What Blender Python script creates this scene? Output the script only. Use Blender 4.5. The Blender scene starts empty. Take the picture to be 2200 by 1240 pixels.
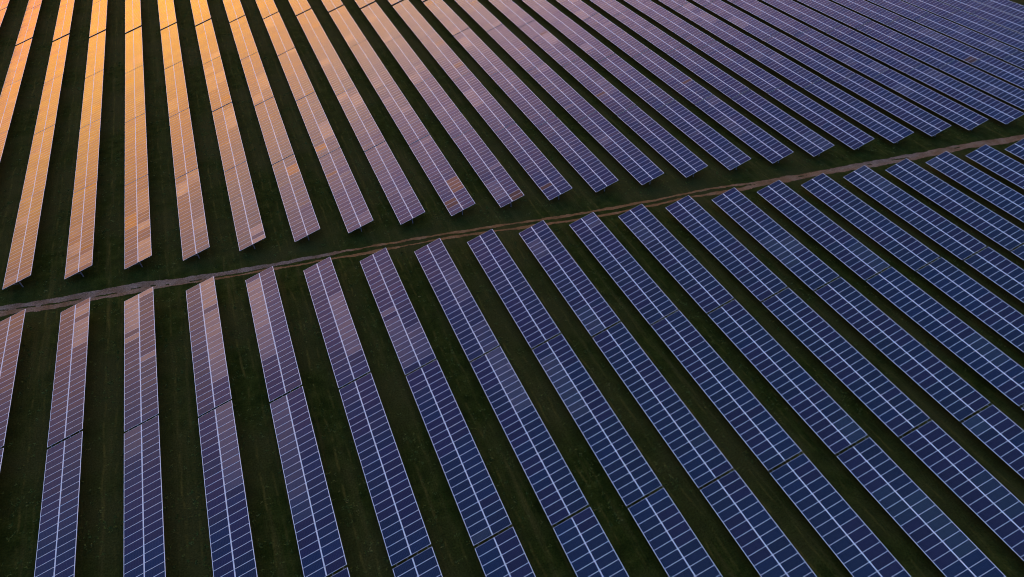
import bpy, bmesh, math, random
import numpy as np
from mathutils import Matrix, Vector

C = bpy.context.scene.collection
scene = bpy.context.scene
R = math.radians

# ---------------------------------------------------------------- camera
F, PITCH, ROLL, YAW = 1383.09 / 2200, 0.76608, -0.0195876, 0.396355
CAM_Z = 65.50
def cam_axes():
    cy, sy = math.cos(YAW), math.sin(YAW)
    f = Vector((sy*math.cos(PITCH), cy*math.cos(PITCH), -math.sin(PITCH)))
    r = Vector((cy, -sy, 0)); u = r.cross(f)
    r2 = math.cos(ROLL)*r + math.sin(ROLL)*u
    u2 = -math.sin(ROLL)*r + math.cos(ROLL)*u
    return r2, u2, f
RX, UX, FX = cam_axes()
cd = bpy.data.cameras.new('camera'); cam = bpy.data.objects.new('camera', cd); C.objects.link(cam)
M = Matrix.Identity(4)
for i in range(3):
    M[i][0], M[i][1], M[i][2] = RX[i], UX[i], -FX[i]
M[2][3] = CAM_Z
cam.matrix_world = M
cd.sensor_width = 36; cd.lens = F*36; cd.clip_start = .5; cd.clip_end = 6000
scene.camera = cam
def project(p):                                     # pixel (2200 wide) of a world point, used only to leave out what the photo cannot see
    v = Vector(p) - Vector((0, 0, CAM_Z)); d = v.dot(FX)
    if d < 1: return None
    return 1100 + F*2200*v.dot(RX)/d, 620 - F*2200*v.dot(UX)/d

# ---------------------------------------------------------------- sky and sun (after sunset: warm low sky ahead to the left, dim blue zenith)
SUN_AZ, SUN_EL = R(7), R(1.5)                       # from +Y towards +X
world = bpy.data.worlds.new('World'); scene.world = world; world.use_nodes = True
nt = world.node_tree; nt.nodes.clear()
def N(t, typ, **kw):
    n = t.nodes.new(typ)
    for k, v in kw.items(): setattr(n, k, v)
    return n
def math_node(t, op, a, b=None, clamp=False):
    n = N(t, 'ShaderNodeMath', operation=op); n.use_clamp = clamp
    for i, v in enumerate((a, b)):
        if v is None: continue
        if isinstance(v, (int, float)): n.inputs[i].default_value = v
        else: t.links.new(v, n.inputs[i])
    return n.outputs[0]
def ramp(t, fac, stops, interp='LINEAR'):
    n = N(t, 'ShaderNodeValToRGB'); cr = n.color_ramp; cr.interpolation = interp
    while len(cr.elements) > 1: cr.elements.remove(cr.elements[-1])
    for i, (p, c) in enumerate(stops):
        e = cr.elements[0] if i == 0 else cr.elements.new(p)
        e.position = p; e.color = (*c, 1) if len(c) == 3 else c
    t.links.new(fac, n.inputs[0]); return n.outputs[0]
def mixc(t, fac, a, b, mode='MIX'):
    n = N(t, 'ShaderNodeMix', data_type='RGBA', blend_type=mode)
    for s, v in ((0, fac), (6, a), (7, b)):
        if isinstance(v, (int, float)): n.inputs[s].default_value = v
        elif isinstance(v, tuple): n.inputs[s].default_value = (*v, 1) if len(v) == 3 else v
        else: t.links.new(v, n.inputs[s])
    return n.outputs[2]
tc = N(nt, 'ShaderNodeTexCoord')
sep = N(nt, 'ShaderNodeSeparateXYZ'); nt.links.new(tc.outputs['Generated'], sep.inputs[0])
z = math_node(nt, 'MAXIMUM', sep.outputs[2], 0.0)
hyp = math_node(nt, 'SQRT', math_node(nt, 'ADD', math_node(nt, 'MULTIPLY', sep.outputs[0], sep.outputs[0]),
                                      math_node(nt, 'MULTIPLY', sep.outputs[1], sep.outputs[1])))
dot = math_node(nt, 'ADD', math_node(nt, 'MULTIPLY', sep.outputs[0], math.sin(SUN_AZ)),
                math_node(nt, 'MULTIPLY', sep.outputs[1], math.cos(SUN_AZ)))
caz = math_node(nt, 'DIVIDE', dot, math_node(nt, 'MAXIMUM', hyp, 1e-4))
K = 6.0
def k(*c): return tuple(x / K for x in c)
warm = ramp(nt, z, [(0.0, k(1.9, .48, .36)), (.10, k(3.9, 1.0, .16)), (.17, k(5.4, 2.1, .02)), (.23, k(6.2, 2.95, .12)),
                    (.29, k(5.9, 2.35, .22)), (.34, k(5.3, 2.3, .50)), (.43, k(4.8, 3.0, 1.8)), (.53, k(3.1, 1.95, 2.45)), (.70, k(.42, .45, 1.25)),
                    (.85, k(.18, .39, .73)), (1.0, k(.16, .41, .74))])
cool = ramp(nt, z, [(0.0, k(.55, .48, .72)), (.25, k(.32, .40, .82)), (.6, k(.12, .32, .92)), (1.0, k(.16, .41, .74))])
w = N(nt, 'ShaderNodeMapRange', interpolation_type='SMOOTHSTEP')
w.inputs[1].default_value = .45; w.inputs[2].default_value = 1.0
nt.links.new(caz, w.inputs[0])
grad = mixc(nt, w.outputs[0], cool, warm)
SKY_GAIN = 1.0
bg = N(nt, 'ShaderNodeBackground'); nt.links.new(grad, bg.inputs[0]); bg.inputs[1].default_value = K * SKY_GAIN
sky = N(nt, 'ShaderNodeTexSky', sky_type='NISHITA'); sky.sun_disc = False
sky.sun_elevation = SUN_EL; sky.sun_rotation = SUN_AZ
bg2 = N(nt, 'ShaderNodeBackground'); nt.links.new(sky.outputs[0], bg2.inputs[0]); bg2.inputs[1].default_value = .05
ad = N(nt, 'ShaderNodeAddShader'); nt.links.new(bg.outputs[0], ad.inputs[0]); nt.links.new(bg2.outputs[0], ad.inputs[1])
wo = N(nt, 'ShaderNodeOutputWorld'); nt.links.new(ad.outputs[0], wo.inputs[0])

sd = bpy.data.lights.new('sun', 'SUN'); sd.energy = .03; sd.angle = R(10); sd.color = (1, .55, .25)
sun = bpy.data.objects.new('sun', sd); C.objects.link(sun)
sdir = Vector((math.sin(SUN_AZ)*math.cos(SUN_EL), math.cos(SUN_AZ)*math.cos(SUN_EL), math.sin(SUN_EL)))
sun.rotation_euler = sdir.to_track_quat('Z', 'Y').to_euler()

scene.view_settings.view_transform = 'Standard'; scene.view_settings.look = 'None'
scene.view_settings.exposure = 0; scene.view_settings.gamma = 1
scene.cycles.pixel_filter_type = 'BLACKMAN_HARRIS'; scene.cycles.filter_width = 1.05

# ---------------------------------------------------------------- helpers
rng = random.Random(11); nrng = np.random.default_rng(5)
def link(name, mesh, parent=None):
    o = bpy.data.objects.new(name, mesh); C.objects.link(o)
    if parent: o.parent = parent
    return o
def box(bm, x0, x1, y0, y1, z0, z1, mi=0):
    v = [bm.verts.new(p) for p in ((x0,y0,z0),(x1,y0,z0),(x1,y1,z0),(x0,y1,z0),(x0,y0,z1),(x1,y0,z1),(x1,y1,z1),(x0,y1,z1))]
    for f in ((3,2,1,0),(4,5,6,7),(0,1,5,4),(1,2,6,5),(2,3,7,6),(3,0,4,7)):
        bm.faces.new([v[i] for i in f]).material_index = mi
def beam(bm, a, b, w, h, up=(0,1,0)):                # rectangular bar from a to b
    a, b = Vector(a), Vector(b); d = (b-a).normalized(); s = Vector(up).normalized(); t = d.cross(s).normalized()
    vs = []
    for p in (a, b):
        for i, j in ((-1,-1),(1,-1),(1,1),(-1,1)):
            vs.append(bm.verts.new(p + s*(i*w/2) + t*(j*h/2)))
    for f in ((3,2,1,0),(4,5,6,7),(0,1,5,4),(1,2,6,5),(2,3,7,6),(3,0,4,7)):
        bm.faces.new([vs[i] for i in f])
    bmesh.ops.recalc_face_normals(bm, faces=bm.faces)
def mesh_of(name, bm, *mats):
    me = bpy.data.meshes.new(name); bm.to_mesh(me); bm.free()
    for m in mats: me.materials.append(m)
    return me
def material(name):
    m = bpy.data.materials.new(name); m.use_nodes = True
    t = m.node_tree; b = t.nodes['Principled BSDF']
    return m, t, b

# ---------------------------------------------------------------- materials
def glass_material():
    m, t, b = material('cell_glass')
    oi = N(t, 'ShaderNodeObjectInfo'); co = N(t, 'ShaderNodeTexCoord').outputs['Object']
    s = N(t, 'ShaderNodeSeparateXYZ'); t.links.new(co, s.inputs[0])
    # grid of cells: 12 across the length, 6 across the width, thin paler gaps and busbars
    def lines(v, n, span, wid):
        u = math_node(t, 'FRACT', math_node(t, 'ADD', math_node(t, 'MULTIPLY', v, n/span), 100.0 + .5*(n % 2)))
        d = math_node(t, 'ABSOLUTE', math_node(t, 'SUBTRACT', u, .5))
        return math_node(t, 'GREATER_THAN', d, .5 - wid)
    gx = lines(s.outputs[0], 12, 2.05, .030); gy = lines(s.outputs[1], 6, .93, .022)
    g = math_node(t, 'MAXIMUM', gx, gy)
    no = N(t, 'ShaderNodeTexNoise'); no.inputs['Scale'].default_value = 9; no.inputs['Detail'].default_value = 2
    t.links.new(N(t, 'ShaderNodeNewGeometry').outputs['Position'], no.inputs['Vector'])
    grain = N(t, 'ShaderNodeMapRange'); t.links.new(no.outputs[0], grain.inputs[0])
    grain.inputs[1].default_value = .3; grain.inputs[2].default_value = .7; grain.inputs[3].default_value = .75; grain.inputs[4].default_value = 1.3
    col = mixc(t, 1.0, oi.outputs['Color'], grain.outputs[0], 'MULTIPLY')
    col = mixc(t, math_node(t, 'MULTIPLY', g, .18), col, (.30, .32, .40))
    t.links.new(col, b.inputs['Base Color'])
    sc_ = N(t, 'ShaderNodeSeparateColor'); t.links.new(oi.outputs['Color'], sc_.inputs[0])
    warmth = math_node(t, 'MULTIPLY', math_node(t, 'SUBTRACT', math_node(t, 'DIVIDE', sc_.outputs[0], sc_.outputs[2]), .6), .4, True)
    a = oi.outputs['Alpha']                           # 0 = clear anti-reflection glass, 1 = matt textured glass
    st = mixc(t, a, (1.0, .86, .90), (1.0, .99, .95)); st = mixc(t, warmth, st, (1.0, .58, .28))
    t.links.new(st, b.inputs['Specular Tint'])               # the anti-reflection coat colours the mirror image a little
    ior = N(t, 'ShaderNodeMapRange'); t.links.new(a, ior.inputs[0]); ior.inputs[3].default_value = 1.36; ior.inputs[4].default_value = 1.95
    ro = N(t, 'ShaderNodeMapRange'); t.links.new(a, ro.inputs[0]); ro.inputs[3].default_value = .16; ro.inputs[4].default_value = .38
    dn = N(t, 'ShaderNodeTexNoise'); dn.inputs['Scale'].default_value = .45; dn.inputs['Detail'].default_value = 4
    t.links.new(N(t, 'ShaderNodeNewGeometry').outputs['Position'], dn.inputs['Vector'])
    rr = math_node(t, 'ADD', ro.outputs[0], math_node(t, 'MULTIPLY', math_node(t, 'SUBTRACT', dn.outputs[0], .5), .22))
    t.links.new(ior.outputs[0], b.inputs['IOR']); t.links.new(rr, b.inputs['Roughness'])
    return m
GLASS = glass_material()
def metal(name, col, rough, metallic):
    m, t, b = material(name)
    no = N(t, 'ShaderNodeTexNoise'); no.inputs['Scale'].default_value = 3.0
    t.links.new(N(t, 'ShaderNodeNewGeometry').outputs['Position'], no.inputs['Vector'])
    c = mixc(t, no.outputs[0], tuple(x*.85 for x in col), tuple(min(1, x*1.1) for x in col))
    t.links.new(c, b.inputs['Base Color']); b.inputs['Roughness'].default_value = rough; b.inputs['Metallic'].default_value = metallic
    return m
FRAME = metal('anodised_frame', (.66, .79, .83), .45, .1)
STEEL = metal('galvanised_steel', (.16, .18, .20), .6, .4)

def grass_material():
    m, t, b = material('dark_grass')
    pos = N(t, 'ShaderNodeNewGeometry').outputs['Position']
    def noise(scale, detail=4, rough=.6, stretch=None):
        v = pos
        if stretch:
            mp = N(t, 'ShaderNodeMapping'); mp.inputs['Scale'].default_value = stretch; t.links.new(pos, mp.inputs[0]); v = mp.outputs[0]
        n = N(t, 'ShaderNodeTexNoise'); n.inputs['Scale'].default_value = scale; n.inputs['Detail'].default_value = detail
        n.inputs['Roughness'].default_value = rough; t.links.new(v, n.inputs['Vector']); return n.outputs[0]
    big = noise(.055, 3); mid = noise(.55, 5, .7); fine = noise(5.0, 5, .75); streak = noise(1.0, 4, .65, (.9, .045, 1))
    c = ramp(t, mid, [(.28, (.0064, .0128, .0022)), (.5, (.0150, .0250, .0040)), (.72, (.031, .042, .0075))])
    c = mixc(t, ramp(t, big, [(.42, (0,0,0)), (.60, (.8,.8,.8))]), c, (.030, .033, .0095))
    c = mixc(t, ramp(t, streak, [(.52, (0,0,0)), (.70, (.6,.6,.6))]), c, (.046, .046, .012))
    # mower and tyre paths worn along the aisles, broken up by noise
    sx = N(t, 'ShaderNodeSeparateXYZ'); t.links.new(pos, sx.inputs[0])
    wv = math_node(t, 'MULTIPLY', math_node(t, 'SUBTRACT', noise(.12, 2), .5), .16)
    u = math_node(t, 'FRACT', math_node(t, 'ADD', math_node(t, 'MULTIPLY', math_node(t, 'SUBTRACT', sx.outputs[0], -40.16 - 8.24848*40), 1/8.24848), wv))
    for cen, amt in ((.43, .75), (.60, .45)):
        d = math_node(t, 'ABSOLUTE', math_node(t, 'SUBTRACT', u, cen))
        mr = N(t, 'ShaderNodeMapRange', interpolation_type='SMOOTHSTEP'); mr.inputs[1].default_value = .028; mr.inputs[2].default_value = .0
        t.links.new(d, mr.inputs[0])
        f_ = math_node(t, 'MULTIPLY', math_node(t, 'MULTIPLY', mr.outputs[0], amt), ramp(t, noise(.30, 4, .7), [(.45, (0,0,0)), (.62, (1,1,1))]))
        c = mixc(t, f_, c, (.064, .062, .013))
    c = mixc(t, 1.0, c, ramp(t, fine, [(.25, (.32,.32,.32)), (.75, (1.8,1.8,1.8))]), 'MULTIPLY')
    t.links.new(c, b.inputs['Base Color']); b.inputs['Roughness'].default_value = .95; b.inputs['Specular IOR Level'].default_value = .02
    bp = N(t, 'ShaderNodeBump'); bp.inputs['Strength'].default_value = .8; bp.inputs['Distance'].default_value = .12
    t.links.new(fine, bp.inputs['Height']); t.links.new(bp.outputs[0], b.inputs['Normal'])
    return m
GRASS = grass_material()
def track_material():
    m, t, b = material('track_dirt')
    pos = N(t, 'ShaderNodeNewGeometry').outputs['Position']
    def noise(scale, detail=4, rough=.6):
        n = N(t, 'ShaderNodeTexNoise'); n.inputs['Scale'].default_value = scale; n.inputs['Detail'].default_value = detail
        n.inputs['Roughness'].default_value = rough; t.links.new(pos, n.inputs['Vector']); return n.outputs[0]
    fine = noise(4.5, 6, .8); mid = noise(.5, 4)
    dirt = N(t, 'ShaderNodeAttribute', attribute_name='dirt').outputs['Fac']
    grav = N(t, 'ShaderNodeAttribute', attribute_name='gravel').outputs['Fac']
    brown = ramp(t, fine, [(.3, (.080, .042, .013)), (.5, (.165, .088, .028)), (.72, (.28, .165, .062))])
    stone = ramp(t, fine, [(.33, (.030, .024, .020)), (.48, (.125, .105, .078)), (.62, (.225, .185, .135)), (.75, (.34, .285, .21))])
    gm = math_node(t, 'ADD', grav, math_node(t, 'MULTIPLY', math_node(t, 'SUBTRACT', mid, .5), 1.2), True)
    c = mixc(t, gm, brown, stone)
    c = mixc(t, 1.0, c, ramp(t, mid, [(.3, (.65,.65,.65)), (.7, (1.2,1.2,1.2))]), 'MULTIPLY')
    t.links.new(c, b.inputs['Base Color']); b.inputs['Roughness'].default_value = .95; b.inputs['Specular IOR Level'].default_value = .15
    bp = N(t, 'ShaderNodeBump'); bp.inputs['Strength'].default_value = .9; bp.inputs['Distance'].default_value = .06
    t.links.new(fine, bp.inputs['Height']); t.links.new(bp.outputs[0], b.inputs['Normal'])
    e = math_node(t, 'ADD', math_node(t, 'SUBTRACT', fine, .5), math_node(t, 'MULTIPLY', math_node(t, 'SUBTRACT', noise(1.4, 3), .5), .8))
    al = N(t, 'ShaderNodeMapRange'); al.inputs[1].default_value = .38; al.inputs[2].default_value = .62
    t.links.new(math_node(t, 'ADD', dirt, math_node(t, 'MULTIPLY', e, .9)), al.inputs[0])
    t.links.new(al.outputs[0], b.inputs['Alpha'])
    return m

# ---------------------------------------------------------------- ground
bm = bmesh.new()
xs = [-3000, -400, -120, 0, 60, 120, 180, 400, 3000]; ys = [-3000, -300, 0, 60, 120, 180, 260, 600, 4000]
gv = [[bm.verts.new((x, y, 0)) for y in ys] for x in xs]
for i in range(len(xs)-1):
    for j in range(len(ys)-1): bm.faces.new((gv[i][j], gv[i+1][j], gv[i+1][j+1], gv[i][j+1]))
ground = link('ground', mesh_of('ground', bm, GRASS)); ground['kind'] = 'structure'; ground['label'] = 'dark mown grass under and between the solar rows'

# ---------------------------------------------------------------- dirt track: x, then y of upper rut (far, near edge) and lower rut (far, near edge)
TRACK = [(-160,106.5,105.4,105.3,104.2),(-42.7,90.0,89.0,88.9,87.8),(-35.6,88.6,87.5,87.0,86.1),(-30.4,87.9,86.6,86.4,85.7),(-23,86.8,85.6,85.5,84.7),(-17.6,85.3,84.2,84.1,83.6),
 (-13.2,84.5,83.5,83.2,82.8),(-5.6,83.2,82.3,82.0,81.6),(1.3,82.2,81.6,81.0,80.5),(8.4,81.3,80.8,79.75,79.3),(14.7,80.2,79.7,79.0,78.5),(24.6,78.7,78.1,77.5,77.0),
 (34.7,76.65,76.05,75.2,74.6),(45,74.6,74.0,73.1,72.6),(56.3,73.1,72.5,71.75,71.2),(62,72.4,72.0,71.25,70.8),(65,72.2,71.7,70.8,70.2),(70.6,71.2,70.7,69.9,69.0),
 (75,70.2,69.6,69.5,68.6),(79.4,69.4,68.7,68.7,67.9),(84,68.8,68.1,68.1,67.3),(88.8,68.1,67.4,67.4,66.7),(95,67.1,66.3,66.3,65.4),(107.6,65.3,64.3,64.3,63.4),
 (118.2,64.0,63.2,63.2,62.4),(124.7,62.8,61.9,61.9,60.8),(131.6,61.6,60.8,60.8,60.0),(300,36,35,34.8,34)]
TA = np.array(TRACK)
def track_mesh():
    X = np.arange(-150, 220, .3); V = np.linspace(-1, 1, 45)
    ia = [np.interp(X, TA[:,0], TA[:,i]) for i in (1,2,3,4)]
    grav_up = np.interp(X, [-40,-18,-12,-2,3,9,60,72,78,88,96,104,112,220], [.75,.75,.85,.9,.6,0,0,.15,.35,.25,.75,.85,.4,.3])
    grav_lo = np.interp(X, [-40,-20,-14,0,60,76,92,100,112,220], [.45,.45,.1,.0,0,.3,.35,.6,.4,.3])
    verts, dirt, grav = [], [], []
    wob = np.cumsum(nrng.normal(0, .05, (4, len(X))), 1); wob -= np.array([np.convolve(q, np.ones(41)/41, 'same') for q in wob])
    for i, x in enumerate(X):
        e = [ia[j][i] + wob[j][i] for j in range(4)]
        top, bot = e[0] + .7, e[3] - .7
        for v in V:
            y = top + (bot-top)*(v+1)/2
            def inside(hi, lo): 
                c, h = (hi+lo)/2, max(.12, (hi-lo)/2); return max(0., min(1., (.5 + (h - abs(y-c))/.36)))
            du, dl = inside(e[0], e[1]), inside(e[2], e[3])
            if e[1]-e[2] < .16: du = max(du, inside(e[0], e[3])*.95)
            d = max(du, dl); verts.append((x, y, .012 + .02*math.sin(x*1.7+y) * (1-d) * .3))
            dirt.append(d); grav.append(grav_up[i] if du >= dl else grav_lo[i])
    n = len(V); faces = [(a*n+b, a*n+b+1, (a+1)*n+b+1, (a+1)*n+b) for a in range(len(X)-1) for b in range(n-1)]
    faces = [f[::-1] for f in faces]
    me = bpy.data.meshes.new('dirt_track'); me.from_pydata(verts, [], faces)
    for nm, vals in (('dirt', dirt), ('gravel', grav)):
        at = me.attributes.new(nm, 'FLOAT', 'POINT'); at.data.foreach_set('value', np.array(vals, np.float32))
    me.materials.append(track_material()); 
    if me.polygons[0].normal.z < 0: me.flip_normals()
    return me
tr = link('dirt_track', track_mesh()); tr['kind'] = 'structure'; tr['label'] = 'rutted dirt and gravel track between the two blocks of solar rows'

# ---------------------------------------------------------------- rough tufts standing out of the mown grass
def tuft_mesh(n):
    u = nrng.random((n*3, 2)); x = -60 + 330*u[:,0]; y = 25 + 225*u[:,1]**1.15
    near = nrng.random(n*3) < .6
    fr = np.mod((x + 40.16)/8.24848 + .5, 1.0)                      # 0 and 1 = mid aisle, .5 = under a row
    keep = (np.abs(fr-.5) > .16) & (nrng.random(n*3) < .35 + .65*(np.sin(x*.31+y*.11)*np.sin(y*.23-x*.07) > -.1))
    ty = np.interp(x, TA[:,0], (TA[:,1]+TA[:,4])/2); keep &= np.abs(y-ty) > 2.1
    x, y = x[keep][:n], y[keep][:n]; n = len(x)
    B = 5; ang = nrng.random((n, B))*2*np.pi; hgt = nrng.uniform(.06, .17, (n, 1))*nrng.uniform(.6, 1.1, (n, B)); wd = nrng.uniform(.05, .11, (n, B))
    bx = x[:,None] + nrng.normal(0, .10, (n, B)); by = y[:,None] + nrng.normal(0, .10, (n, B))
    lean = nrng.uniform(.05, .25, (n, B))
    co = np.empty((n, B, 3, 3))
    co[:,:,0] = np.stack([bx+np.cos(ang)*wd, by+np.sin(ang)*wd, np.zeros_like(bx)-.01], -1)
    co[:,:,1] = np.stack([bx-np.cos(ang)*wd, by-np.sin(ang)*wd, np.zeros_like(bx)-.01], -1)
    co[:,:,2] = np.stack([bx-np.sin(ang)*lean, by+np.cos(ang)*lean, hgt], -1)
    co = co.reshape(-1, 3); m = len(co)//3
    me = bpy.data.meshes.new('grass'); me.vertices.add(len(co)); me.vertices.foreach_set('co', co.ravel())
    me.loops.add(3*m); me.loops.foreach_set('vertex_index', np.arange(3*m)); me.polygons.add(m)
    me.polygons.foreach_set('loop_start', np.arange(m)*3); me.polygons.foreach_set('loop_total', np.full(m, 3)); me.update()
    mt, t, b = material('tuft')
    no = N(t, 'ShaderNodeTexNoise'); no.inputs['Scale'].default_value = .8; no.inputs['Detail'].default_value = 5
    t.links.new(N(t, 'ShaderNodeNewGeometry').outputs['Position'], no.inputs['Vector'])
    t.links.new(ramp(t, no.outputs[0], [(.3, (.030, .055, .008)), (.55, (.060, .082, .016)), (.75, (.12, .115, .036))]), b.inputs['Base Color'])
    b.inputs['Roughness'].default_value = .9; b.inputs['Specular IOR Level'].default_value = .1
    me.materials.append(mt); return me
gr = link('grass', tuft_mesh(26000)); gr['kind'] = 'stuff'; gr['category'] = 'grass'; gr['label'] = 'rough grass tufts standing in the aisles between the solar rows'

# ---------------------------------------------------------------- solar arrays
X0, PITCH_X, HW, TILT = -40.16, 8.24848, 2.2333, 0.283737
ZC = 1.53; MP_LO, MP_UP = .9985, .9950; NM = 24; TL = NM*MP_LO              # table centre height, module pitch, modules per half, table length
ML, MW, MT = 2.212, .982, .04                          # module length, width, thickness
def panel_meshes():
    fe, fs = .054, .0185                                # visible frame at the short ends and long sides
    a, b = ML/2, MW/2
    bm = bmesh.new(); box(bm, -a+fe, a-fe, -b+fs, b-fs, .028, MT-.003)
    glass = mesh_of('solar_panel', bm, GLASS)
    bm = bmesh.new()
    box(bm, -a, a, -b, -b+fs, 0, MT); box(bm, -a, a, b-fs, b, 0, MT)
    box(bm, -a, -a+fe, -b+fs, b-fs, 0, MT-.0005); box(bm, a-fe, a, -b+fs, b-fs, 0, MT-.0005)
    frame = mesh_of('panel_frame', bm, FRAME)
    return glass, frame
GL, FR = panel_meshes()
PUX = [-.77*HW, -.22*HW, .27*HW, .80*HW]
def purlin_mesh(TL, ext0, ext1):
    bm = bmesh.new(); box(bm, -.025, .025, -TL/2-ext0, TL/2+ext1, -.12, -.03); return mesh_of('purlin', bm, STEEL)
def post_meshes():
    bm = bmesh.new(); box(bm, -.07, .07, -.055, .055, -ZC, -.24); post = mesh_of('support_post', bm, STEEL)
    bm = bmesh.new(); c, s = math.cos(TILT), math.sin(TILT)
    beam(bm, (-1.95*c, 0, -1.95*s-.19), (1.95*c, 0, 1.95*s-.19), .06, .10); raf = mesh_of('rafter', bm, STEEL)
    bm = bmesh.new(); beam(bm, (-.07, 0, -.85), (-1.15*c, 0, -1.15*s-.25), .05, .05); br = mesh_of('brace', bm, STEEL)
    return post, raf, br
POST, RAFTER, BRACE = post_meshes()
PURLIN = {}
ORD = 'first second third fourth fifth sixth seventh eighth ninth tenth eleventh twelfth thirteenth fourteenth fifteenth sixteenth seventeenth eighteenth nineteenth twentieth twenty-first twenty-second twenty-third twenty-fourth twenty-fifth twenty-sixth twenty-seventh twenty-eighth'.split()

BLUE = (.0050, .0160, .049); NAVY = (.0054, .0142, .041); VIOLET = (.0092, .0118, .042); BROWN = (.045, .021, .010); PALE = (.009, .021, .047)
def runs(pale_p, brown_p):
    """module kinds come in runs, as they were unpacked: returns NM (tint, matt) pairs"""
    out = []
    while len(out) < NM:
        q = rng.random()
        if q < pale_p: kind, n = (PALE, rng.uniform(.12, .34)), rng.randint(1, 7)
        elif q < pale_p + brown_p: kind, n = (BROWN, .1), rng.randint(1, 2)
        elif q < .42: kind, n = (VIOLET, .0), rng.randint(1, 5)
        elif q < .78: kind, n = (NAVY, .0), rng.randint(1, 6)
        else: kind, n = (BLUE, .0), rng.randint(1, 5)
        out += [kind]*n
    return out[:NM]
# modules that stand out in the photo: (block, row, table) -> {half: {module index from the track end: (tint, matt)}}
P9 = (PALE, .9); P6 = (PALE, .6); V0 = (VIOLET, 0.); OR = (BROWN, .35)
def seq(*parts):
    d = {}; i = 0
    for kind, n in parts:
        for _ in range(n):
            if kind: d[i] = kind
            i += 1
    return d
SPECIAL = {
 ('lo',1,0): {1: seq((V0,1),(P9,2),(V0,1),(P9,5),(V0,3))},
 ('lo',2,0): {0: seq((P9,7),(V0,1),(P6,1),(V0,4)), 1: seq((P9,1),(V0,12),(P6,1))},
 ('lo',3,0): {0: seq((V0,12)), 1: seq((P6,6),(V0,1),(P6,13))},
 ('lo',4,0): {0: seq((V0,1),(P6,10),((PALE,.4),6)), 1: seq((V0,5),((BLUE,0),14))},
 ('lo',5,0): {1: seq((V0,8),((PALE,.4),12))},
 ('lo',6,0): {0: seq((V0,12),((PALE,.45),1),(V0,1),((PALE,.35),9))},
 ('lo',7,1): {1: seq(((PALE,.45),10))},
 ('lo',8,1): {0: seq((V0,1),((NAVY,0),1),((PALE,.35),10))},
 ('lo',3,1): {1: seq(((PALE,.4),12))},
 ('lo',4,1): {0: seq(((PALE,.3),14))},
 ('up',0,0): {0: seq((None,1),(P6,1),(None,14),(P6,2)),},
 ('up',1,0): {0: seq((None,1),((PALE,.5),3),(None,1),(P6,3)), 1: seq((None,1),((PALE,.5),3))},
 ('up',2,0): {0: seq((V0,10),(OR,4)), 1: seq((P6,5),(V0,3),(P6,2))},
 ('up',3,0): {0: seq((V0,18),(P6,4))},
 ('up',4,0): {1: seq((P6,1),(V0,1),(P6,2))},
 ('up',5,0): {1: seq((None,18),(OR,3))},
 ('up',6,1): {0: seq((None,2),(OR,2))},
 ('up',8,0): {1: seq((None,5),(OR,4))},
}
def colour_word(x, y):
    d = Vector((x, y, ZC-CAM_Z)).normalized(); n = Vector((-math.sin(TILT), 0, math.cos(TILT)))
    r = d - 2*d.dot(n)*n; el = math.degrees(math.asin(r.z))
    for lim, wd in ((9.5, 'coppery'), (17, 'orange-lit'), (24, 'peach'), (33, 'mauve'), (44, 'violet')):
        if el < lim: return wd
    return 'navy'

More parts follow.
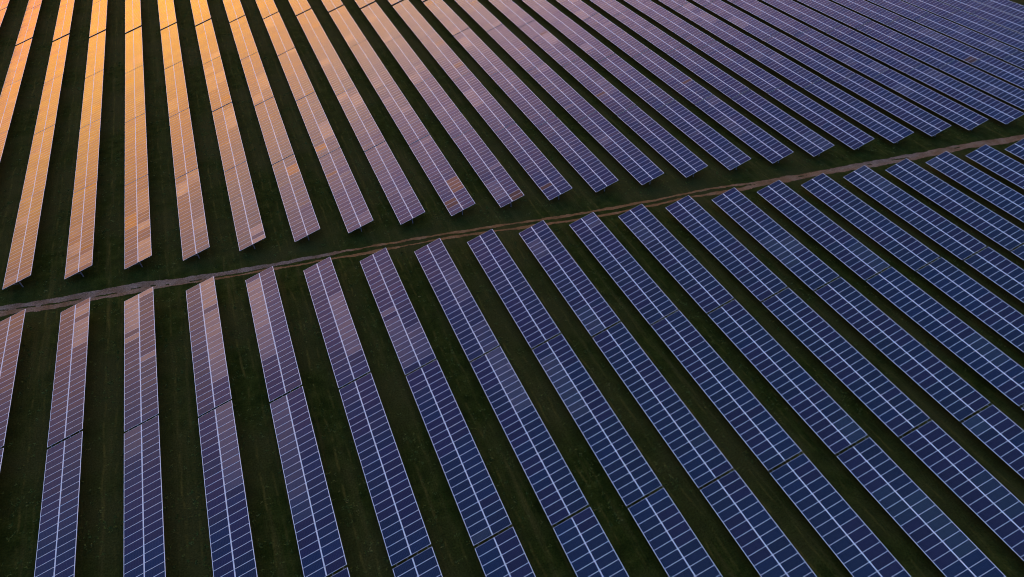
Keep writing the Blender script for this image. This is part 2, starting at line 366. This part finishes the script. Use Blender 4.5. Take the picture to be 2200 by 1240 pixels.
def add_table(block, k, j, xc, yc, ext0, ext1):
    MP = MP_UP if block == 'up' else MP_LO; TL = NM*MP
    t = bpy.data.objects.new('solar_array', None); t.empty_display_size = .5; C.objects.link(t)
    t.location = (xc, yc, 0); t['category'] = 'solar array'
    wd = colour_word(xc, yc)
    place = ('nearest the track' if j == 0 else ORD[j] + ' from the track')
    if block == 'up':
        row = (ORD[k] + ' row from left above track') if k >= 0 else ('row cut by the upper left frame edge' if k == -1 else 'row in the upper left corner')
        t['group'] = 'solar arrays above the dirt track'
    else:
        row = ORD[k] + ' row from left below track'; t['group'] = 'solar arrays below the dirt track'
    t['label'] = f'{wd} solar array {place}, {row}'
    dz, dt = rng.gauss(0, .02) + .03*math.sin(yc*.05 + xc*.09), rng.gauss(0, .0018)
    Mt = Matrix.Translation((0, 0, ZC + dz)) @ Matrix.Rotation(-(TILT+dt), 4, 'Y')
    key = (round(TL, 3), round(ext0, 3), round(ext1, 3))
    if key not in PURLIN: PURLIN[key] = purlin_mesh(*key)
    for px in PUX:
        o = link('purlin', PURLIN[key], t); o.matrix_local = Mt @ Matrix.Translation((px, 0, 0))
    for q in range(5):
        yq = -TL/2 + .75 + q*(TL-1.5)/4
        for nm, me in (('support_post', POST), ('rafter', RAFTER), ('brace', BRACE)):
            o = link(nm, me, t); o.location = (.0, yq, ZC)
    sp = SPECIAL.get((block, k, j), {})
    for h in (0, 1):
        kinds = runs(.045, 0) if block == 'lo' else runs(.06, .022 if k < 14 else .006)
        cx = (-1 if h == 0 else 1)*(ML/2 + .012)
        bias = [rng.gauss(0, .0030) for _ in range(NM//4 + 1)]
        for i in range(NM):
            # i counts from the end nearest the track
            y = (TL/2 - (i+.5)*MP) if block == 'lo' else (-TL/2 + (i+.5)*MP)
            tint, matt = kinds[i]
            if i in sp.get(h, {}): tint, matt = sp[h][i]
            g = rng.uniform(.85, 1.15)
            ax, ay = rng.gauss(0, .0050) + bias[i//4], rng.gauss(0, .0036)
            o = link('solar_panel', GL, t)
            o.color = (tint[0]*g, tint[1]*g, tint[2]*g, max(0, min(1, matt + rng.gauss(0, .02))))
            o.matrix_local = Mt @ Matrix.Translation((cx, y, 0)) @ Matrix.Rotation(ax, 4, 'X') @ Matrix.Rotation(ay, 4, 'Y')
            f = link('panel_frame', FR, o)
    return t

S = 2.132
UP = {0:43.36,1:42.77,2:42.15,3:41.44,4:40.85,5:40.23,6:39.57,7:38.93,8:38.33,9:37.71,10:37.02,11:36.47,12:35.79,13:35.23,14:34.59,15:33.92,16:33.32,17:32.71,18:32.06,19:31.51,20:30.91}
LO = {0:39.81,1:39.23,2:38.62,3:38.0,4:37.38,5:36.74,6:36.09,7:35.49,8:34.9,9:34.27,10:33.61,11:32.97,12:32.4,13:31.79,14:31.16,15:30.48,16:29.94,17:29.29,18:28.71,19:28.08}
def seen(x, y, m=40):
    for yy in np.linspace(y-TL/2, y+TL/2, 7):
        for xx, zz in ((-2.15, ZC-.6), (2.15, ZC+.6)):
            p = project((x+xx, yy, zz))
            if p and -m < p[0] < 2200+m and -m < p[1] < 1240+m: return True
    return False
count = 0
for kk in range(-3, 28):
    xc = X0 + kk*PITCH_X
    # block above the track: tables butt in fours with a wide aisle between the fours
    y = UP.get(kk, 43.36 - .6225*kk)*S
    for j in range(9):
        g0 = .03 if j % 4 == 0 else .104; g1 = .03 if j % 4 == 3 else .104
        LU = NM*MP_UP
        if kk >= -2 and seen(xc, y+LU/2): add_table('up', kk, j, xc, y+LU/2, g0, g1); count += 1
        y += LU + (.84 if j % 4 == 3 else .21)
    # block below the track
    y = LO.get(kk, 39.81 - .6195*kk)*S
    for j in range(5):
        if kk >= 0 and seen(xc, y-TL/2): add_table('lo', kk, j, xc, y-TL/2, .157, .03 if j == 0 else .157); count += 1
        y -= TL + .316
print('tables', count)
